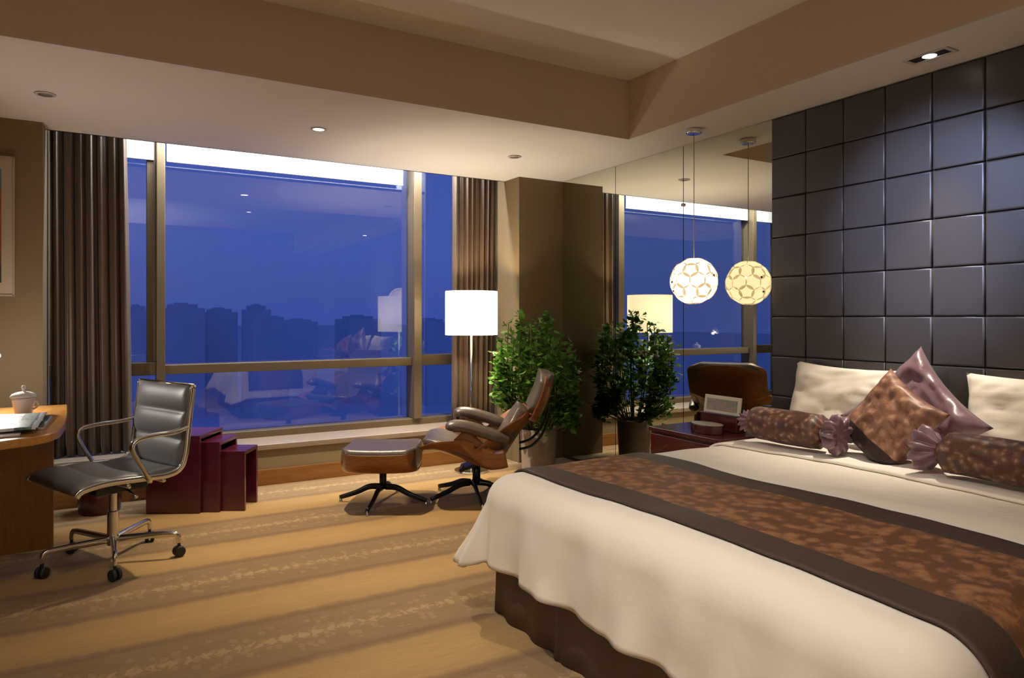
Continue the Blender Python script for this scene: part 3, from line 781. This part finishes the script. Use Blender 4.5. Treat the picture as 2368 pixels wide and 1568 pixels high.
# ------------------------------------------------------------------ picture on the left pillar
t = thing('framed_picture', 'pale framed abstract picture on the left pillar', 'picture', (-.80, 5.249, 1.815))
def art_mat():
    b = Nodes('abstract_print'); co = b.coord(); sp = b.n('ShaderNodeSeparateXYZ'); b.l(co, sp.inputs[0])
    f = b.math('ADD', b.math('DIVIDE', sp.outputs[2], .8), b.math('ADD', .5, b.math('MULTIPLY', b.math('SUBTRACT', b.noise(co, 7, 3), .5), .3)))
    col = b.ramp(f, [(0.0, (.02, .012, .01, 1)), (.22, (.03, .015, .01, 1)), (.3, (.20, .05, .015, 1)), (.55, (.26, .04, .02, 1)), (.72, (.22, .05, .03, 1)), (.78, (.05, .12, .20, 1)), (1, (.10, .2, .3, 1))])
    return b.done(b.bsdf(col, .5))
MB().b2(-.31, .31, -.022, 0, -.415, .415).build('mount', plain('cream_mount', (.42, .35, .25, 1), .7), t, bevel=.002)
MB().b2(-.255, .255, -.026, -.0225, -.345, .345).build('print', art_mat(), t)
mb = MB(); mb.b2(-.32, .32, -.03, 0, .415, .427); mb.b2(-.32, .32, -.03, 0, -.427, -.415); mb.b2(-.322, -.31, -.03, 0, -.427, .427); mb.b2(.31, .322, -.03, 0, -.427, .427)
mb.build('picture_frame', plain('pale_frame', (.34, .28, .19, 1), .5), t, bevel=.002)

# ------------------------------------------------------------------ bed
BX0, BYN, BYF, BZ = 1.43, .76, 2.64, .585
t = thing('bed', 'wide bed base with a dark brown pleated valance', 'bed', (0, 0, 0))
per = []
def edge_pts(a, b, n):
    for i in range(n): per.append(Vector(a).lerp(Vector(b), i / n))
edge_pts((3.50, BYF - .03, 0), (BX0 + .02, BYF - .03, 0), 120); edge_pts((BX0 + .02, BYF - .03, 0), (BX0 + .02, BYN, 0), 110); edge_pts((BX0 + .02, BYN, 0), (3.50, BYN, 0), 120); per.append(Vector((3.50, BYN, 0)))
mb = MB(); ce = Vector((2.45, 1.7, 0)); n = len(per)
for z, k in ((.005, 1.0), (.10, .6), (.22, .25), (.36, .0)):
    for i, p in enumerate(per):
        nx = Vector((0, 1, 0)) if i < 120 else Vector((-1, 0, 0)) if i < 230 else Vector((0, -1, 0))
        w = (math.sin(i * .55) * .010 + (.014 if i % 37 < 2 else 0)) * k + .012 * k
        mb.v.append((p.x + nx.x * w, p.y + nx.y * w, z))
for r in range(3):
    for i in range(n - 1): mb.f.append((r * n + i, r * n + i + 1, (r + 1) * n + i + 1, (r + 1) * n + i))
mb.build('valance', M['skirt'], t, smooth=True, solid=.004)
MB().b2(BX0 + .05, 3.50, BYN + .03, BYF - .06, .06, .30).build('bed_base', M['skirt'], t, bevel=.01)
MB().b2(BX0 + .07, 3.50, BYN + .06, BYF - .10, .301, .52).build('mattress', M['mattress'], t, bevel=.06, seg=4)

# cloth that follows the bed: unrolled coordinates -> draped point
CX, CN, CF, RS = 1.505, .85, 2.545, .115
def drape(a, b, off=0.0, wr=1.0):
    du = max(0, CX - a); dv = b - CF if b > CF else (CN - b if b < CN else 0.0); sv = 1 if b > CF else -1
    x = max(a, CX); y = min(max(b, CN), CF)
    m = max(du, dv)
    crown = .010 * math.sin(PI * min(1, max(0, (y - CN) / (CF - CN)))) + .010 * math.sin(PI * (x - CX) / 2.0)
    nz = wr * .012 * noise.noise(Vector((a * 2.1, b * 2.1, 0.3))) + wr * .005 * noise.noise(Vector((a * 6, b * 6, 2.3)))
    z = BZ + crown + off + nz
    if m <= 0: return Vector((x, y, z))
    h = math.hypot(du, dv); du *= m / h; dv *= m / h
    dx, dy = -du / m, sv * dv / m
    corner = 2 * abs(dx * dy)
    r = m * (1 + .12 * corner); R = RS + off
    if r < R * PI / 2:
        ou = R * math.sin(r / R); dr = R * (1 - math.cos(r / R))
    else:
        dr = R + (r - R * PI / 2); ou = R + (dr - R) * (.14 + .38 * corner)
    f = max(0, dr - .06) / .3
    s = y if abs(dx) > abs(dy) else x
    th = math.atan2(dy, dx)
    fold = wr * f * (.013 * math.sin(17 * s + 5 * th) + .010 * math.sin(31 * s + 2 * th + 1.0) + .022 * noise.noise(Vector((s * 9 + th, dr * 5, 4.0))) + .03 * corner * math.sin(9 * th + .6) + .03 * noise.noise(Vector((s * 4, th, dr * 3))))
    ou += fold
    return Vector((x + dx * ou, y + dy * ou, z - dr))
H = .405
def clothgrid(a0, a1, b0, b1, na, nb, off, wr=1.0, warp=None):
    def fn(u, v):
        a = a0 + (a1 - a0) * u; b = b0 + (b1 - b0) * v
        if warp: a, b = warp(a, b, u, v)
        return drape(a, b, off, wr)
    mb = MB(); mb.grid(fn, na, nb); return mb
t = clothgrid(CX - H, 3.46, CN - H, CF + H, 130, 130, 0.0).build('duvet', M['duvet'], smooth=True, solid=.022)
tag(t, 'cream duvet draped over the bed and its foot end', 'duvet')
def hemwarp(a, b, u, v):
    return a + .012 * math.sin(3.1 * b) + .02 * (b - 1.7) * 0, b
t = clothgrid(RU0, RU1, CN - .33, CF + .33, 36, 130, .020, 1.0).build('bed_runner', M['runner'], smooth=True, solid=.008)
tag(t, 'brown brocade bed runner with plain dark borders across the foot of the bed', 'bed runner')
t = clothgrid(2.735, 3.45, CN - .36, CF + .36, 30, 110, .020, 1.0).build('sheet', M['sheet'], smooth=True, solid=.012)
tag(t, 'white top sheet turned down below the bolsters', 'sheet')

# ------------------------------------------------------------------ pillows
def pillow_mesh(w, h, th, seed, nn=30, pinch=.10, wrk=.012):
    mb = MB(); W_ = nn + 1
    for sgn in (1, -1):
        for i in range(W_):
            for j in range(W_):
                u = -1 + 2 * i / nn; v = -1 + 2 * j / nn
                uu = math.copysign(abs(u) ** .85, u); vv = math.copysign(abs(v) ** .85, v)
                x = w / 2 * uu * (1 - pinch * (1 - vv * vv) * (abs(uu) ** 3)); y = h / 2 * vv * (1 - pinch * (1 - uu * uu) * (abs(vv) ** 3))
                k = max(0, (1 - uu ** 4)) ** .55 * max(0, (1 - vv ** 4)) ** .55
                z = sgn * th / 2 * k
                nz = noise.noise(Vector((uu * 2.2 + seed, vv * 2.2, seed * 1.7))) * wrk * 2 + noise.noise(Vector((uu * 6, vv * 6 + seed, sgn))) * wrk
                mb.v.append((x, y, z + nz * k))
    o2 = W_ * W_
    for i in range(nn):
        for j in range(nn):
            a = i * W_ + j; mb.f.append((a, a + W_, a + W_ + 1, a + 1)); b = a + o2; mb.f.append((b, b + 1, b + W_ + 1, b + W_))
    for i in range(nn):
        for a, b in ((i, i + 1), (nn * W_ + i, nn * W_ + i + 1), (i * W_, (i + 1) * W_), (i * W_ + nn, (i + 1) * W_ + nn)):
            mb.f.append((a, b, b + o2, a + o2))
    return mb
def place_pillow(name, mb, mat, label, cat, centre, lean, spin, yaw=0.0, group=None):
    """local x,y in the pillow plane, local z its thickness; leaning back against the headboard (+X)."""
    o = mb.build(name, mat, smooth=True)
    up = Vector((math.sin(lean), 0, math.cos(lean))); acr = Vector((0, -1, 0)); nrm = acr.cross(up)
    B = Matrix((acr, up, nrm)).transposed()
    R = Matrix.Rotation(yaw, 3, 'Z') @ B @ Matrix.Rotation(spin, 3, 'Z')
    o.matrix_world = Matrix.Translation(centre) @ R.to_4x4()
    Mi = o.matrix_world.inverted()
    for v in o.data.vertices:                     # the weight of the pillow flattens its lower edge on the bed
        w = o.matrix_world @ v.co
        if w.z < REST: w.z = REST + (w.z - REST) * .04; v.co = Mi @ w
    return tag(o, label, cat, group)
REST = .638
place_pillow('pillow', pillow_mesh(.74, .46, .17, 1.3), M['pillow'], 'white pillow against the headboard on the nightstand side', 'pillow', (3.385, 2.285, .785), .30, -.01, 0, 'white bed pillows')
place_pillow('pillow', pillow_mesh(.74, .46, .17, 4.1), M['pillow'], 'white pillow against the headboard at the right edge', 'pillow', (3.385, 1.36, .79), .30, .02, 0, 'white bed pillows')
place_pillow('cushion', pillow_mesh(.51, .51, .14, 2.2, pinch=.14, wrk=.02), M['satin'], 'purple satin cushion standing on its corner behind the patterned one', 'cushion', (3.185, 1.845, .782), .32, PI / 4 + .05, -.06, 'scatter cushions')
place_pillow('cushion', pillow_mesh(.385, .385, .12, 7.7, pinch=.12), M['cushion'], 'copper patterned cushion with a dark border standing on its corner in front', 'cushion', (2.99, 1.825, .79), .44, PI / 4 + .28, -.12, 'scatter cushions')

def bolster(y0, y1, cx, cz, r, label, gath):
    t = thing('bolster', label, 'bolster', (cx, (y0 + y1) / 2, cz), 0, 'brown brocade bolsters')
    L = abs(y1 - y0) / 2
    def ring(mb, prof, n, amp=0.0, fr=11):
        vs = []
        for rr, y, am in prof:
            for k in range(n):
                w = 2 * PI * k / n
                q = rr * (1 + am * math.sin(fr * w + 3 * y)) + .006 * noise.noise(Vector((math.cos(w) * 2, math.sin(w) * 2, y * 9)))
                vs.append((q * math.cos(w), y, q * .94 * math.sin(w)))
        fs = [(i * n + k, (i + 1) * n + k, (i + 1) * n + (k + 1) % n, i * n + (k + 1) % n) for i in range(len(prof) - 1) for k in range(n)]
        fs += [tuple(range(n)), tuple(range((len(prof) - 1) * n + n - 1, (len(prof) - 1) * n - 1, -1))]
        mb.add(vs, fs); return mb
    N = 14; prof = []
    for i in range(N + 1):
        y = -L + 2 * L * i / N; e = 1 - abs(y) / L
        prof.append((r * (1 - .55 * max(0, 1 - e / .18) ** 2.2), y, .05 * max(0, 1 - e / .3)))
    ring(MB(), prof, 44).build('bolster_body', M['bolster'], t, smooth=True)
    for s in (1, -1):
        if s not in gath: 
            e = ring(MB(), [(.030, s * (L - .004), .1), (.034, s * (L + .02), .2), (.052, s * (L + .05), .25), (.03, s * (L + .056), .2)], 44)
        else:
            e = ring(MB(), [(.034, s * (L - .006), .15), (.045, s * (L + .012), .22), (.074, s * (L + .04), .26), (.080, s * (L + .075), .28), (.062, s * (L + .09), .3), (.03, s * (L + .075), .2)], 60, fr=9)
        e.build('gathered_end', M['satin'], t, smooth=True)
        ring(MB(), [(.036, s * (L - .012), 0), (.042, s * (L - .004), 0), (.038, s * (L + .006), 0)], 24).build('tie', M['satin'], t, smooth=True)
bolster(2.46, 2.045, 2.86, .727, .087, 'brown brocade bolster with satin ends below the left white pillow', (-1,))
bolster(1.535, .93, 2.86, .729, .087, 'brown brocade bolster with satin ends at the right edge', (1,))

# ------------------------------------------------------------------ nightstand and what stands on it
t = thing('nightstand', 'maroon nightstand between the bed and the mirror', 'nightstand', (0, 0, 0))
MB().b2(2.975, 3.535, 2.80, 3.385, .545, .57).build('top', M['maroon_wood'], t, bevel=.004)
MB().b2(2.99, 3.535, 2.81, 3.375, .05, .544).build('cabinet_body', M['maroon_wood'], t, bevel=.003)
for z0, z1 in ((.07, .29), (.30, .53)):
    d = MB().b2(2.974, 2.989, 2.82, 3.365, z0, z1).build('drawer', M['maroon_wood'], t, bevel=.003)
    MB().tube([(2.965, 3.03, (z0 + z1) / 2), (2.965, 3.15, (z0 + z1) / 2)], .006, 8).build('handle', M['chrome'], d, smooth=True)
MB().b2(3.02, 3.52, 2.84, 3.345, .0, .049).build('plinth', M['black_plastic'], t)
t = thing('tissue_box', 'low oval dark box with a pale top on the nightstand', 'box', (3.115, 3.02, .571), 0)
def oval(k, z0, z1, sx=.07, sy=.115):
    m = MB(); m.lathe([(k, z0), (k, z1)], 40); m.v = [(v[0] * sx, v[1] * sy, v[2]) for v in m.v]; return m
oval(1.0, 0, .048).build('box_body', M['maroon_wood'], t, bevel=.003)
oval(.96, .0485, .054).build('lid', plain('pale_lid', (.42, .38, .30, 1), .35), t, bevel=.002)
t = thing('switch_box', 'brown bedside switch box with a white button plate facing the bed foot', 'switch box', (3.23, 3.02, .571), 0)
MB().b2(0, .08, -.12, .17, 0, .10).build('box_body', M['maroon_wood'], t, bevel=.004)
tilt = Matrix.Rotation(.15, 3, 'Y')
pl = MB().box((.008, -.005, .157), (.012, .285, .108), M=tilt).build('button_plate', plain('ivory_plate', (.72, .68, .55, 1), .5), t, bevel=.002)
MB().box((.0, -.005, .157), (.006, .235, .066), M=tilt).build('button_field', plain('grey_buttons', (.30, .28, .24, 1), .6, nscale=45, nstr=.3, var=.5), pl)

# ------------------------------------------------------------------ outside the window
def haze_mat(name, c, s=9):  # distance haze is put into these pale base colours, no volume
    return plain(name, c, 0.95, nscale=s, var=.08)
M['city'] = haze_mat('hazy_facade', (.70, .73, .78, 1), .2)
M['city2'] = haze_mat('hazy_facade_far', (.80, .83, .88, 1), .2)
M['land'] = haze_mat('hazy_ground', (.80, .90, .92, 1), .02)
o = MB().b2(-1500, 1800, 40, 4000, -41, -40).build('ground', M['land']); struct(o, 'hazy blue land far below the window', 'ground')
def cityblock(x, y, w, d, h, label, mat, step=0.3, kind=0):
    t = thing('building', label, 'building', (x, y, -40), 0, 'distant buildings in the blue dusk')
    MB().b2(-w / 2, w / 2, 0, d, 0, h).build('tower_block', mat, t)
    MB().b2(-w / 2 * (1 - step), w / 2 * (1 - step), d * .2, d * .8, h, h + h * .035).build('upper_storey', mat, t); MB().b2(-w * .2, w * .12, d * .3, d * .6, h * 1.035, h * 1.05).build('roof_housing', mat, t)
import math as _m
_c, _s = math.cos(.528), math.sin(.528)
def at(px, dist):
    a = (px - 1184) / 1613.3; return ((_s + a * _c) * dist, (_c - a * _s) * dist)
def htop(py, px, dist): return 40 + HC + (735.6 - py) / 1613.3 * dist
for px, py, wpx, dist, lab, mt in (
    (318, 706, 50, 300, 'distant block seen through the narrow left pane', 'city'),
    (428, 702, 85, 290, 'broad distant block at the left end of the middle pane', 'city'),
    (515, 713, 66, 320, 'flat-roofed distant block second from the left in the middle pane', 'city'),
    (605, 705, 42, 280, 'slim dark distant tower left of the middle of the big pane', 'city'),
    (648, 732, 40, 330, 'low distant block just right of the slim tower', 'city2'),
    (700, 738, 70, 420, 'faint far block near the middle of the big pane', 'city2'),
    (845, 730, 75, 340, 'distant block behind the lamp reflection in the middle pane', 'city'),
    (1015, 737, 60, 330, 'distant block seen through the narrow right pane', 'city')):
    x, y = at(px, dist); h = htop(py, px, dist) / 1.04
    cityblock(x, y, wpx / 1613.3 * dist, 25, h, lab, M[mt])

# ------------------------------------------------------------------ dusk sky
w = bpy.data.worlds.new('dusk_sky'); scene.world = w; w.use_nodes = True
nt = w.node_tree; nt.nodes.clear()
out = nt.nodes.new('ShaderNodeOutputWorld'); bg = nt.nodes.new('ShaderNodeBackground')
tc = nt.nodes.new('ShaderNodeTexCoord'); sp = nt.nodes.new('ShaderNodeSeparateXYZ'); nt.links.new(tc.outputs['Generated'], sp.inputs[0])
cr = nt.nodes.new('ShaderNodeValToRGB'); nt.links.new(sp.outputs[2], cr.inputs[0])
els = [(0.0, (.036, .062, .27, 1)), (.03, (.040, .066, .265, 1)), (.10, (.046, .076, .295, 1)), (.22, (.042, .072, .28, 1)), (.5, (.02, .04, .2, 1))]
while len(cr.color_ramp.elements) < len(els): cr.color_ramp.elements.new(.5)
for e, (p, c) in zip(cr.color_ramp.elements, els): e.position = p; e.color = c
nt.links.new(cr.outputs[0], bg.inputs[0]); bg.inputs[1].default_value = 1.7; nt.links.new(bg.outputs[0], out.inputs[0])

# ------------------------------------------------------------------ camera
cd = bpy.data.cameras.new('camera'); cd.sensor_width = 36; cd.lens = 1613.3 / 2368 * 36; cd.shift_y = -48.4 / 2368; cd.clip_start = .05; cd.clip_end = 6000
co = bpy.data.objects.new('camera', cd); COL.objects.link(co); co.location = (0, 0, HC); co.rotation_euler = (PI / 2, 0, -.528)
scene.camera = co
scene.view_settings.view_transform = 'Standard'; scene.view_settings.look = 'None'
scene.view_settings.exposure = 0.0; scene.view_settings.gamma = 1.0; scene.view_settings.use_curve_mapping = False
cy = scene.cycles
cy.use_denoising = True
try: cy.denoiser = 'OPENIMAGEDENOISE'
except Exception: pass
cy.max_bounces = 10; cy.diffuse_bounces = 4; cy.glossy_bounces = 6; cy.transmission_bounces = 6; cy.transparent_max_bounces = 16
cy.sample_clamp_indirect = 6.0
cy.caustics_reflective = False; cy.caustics_refractive = False
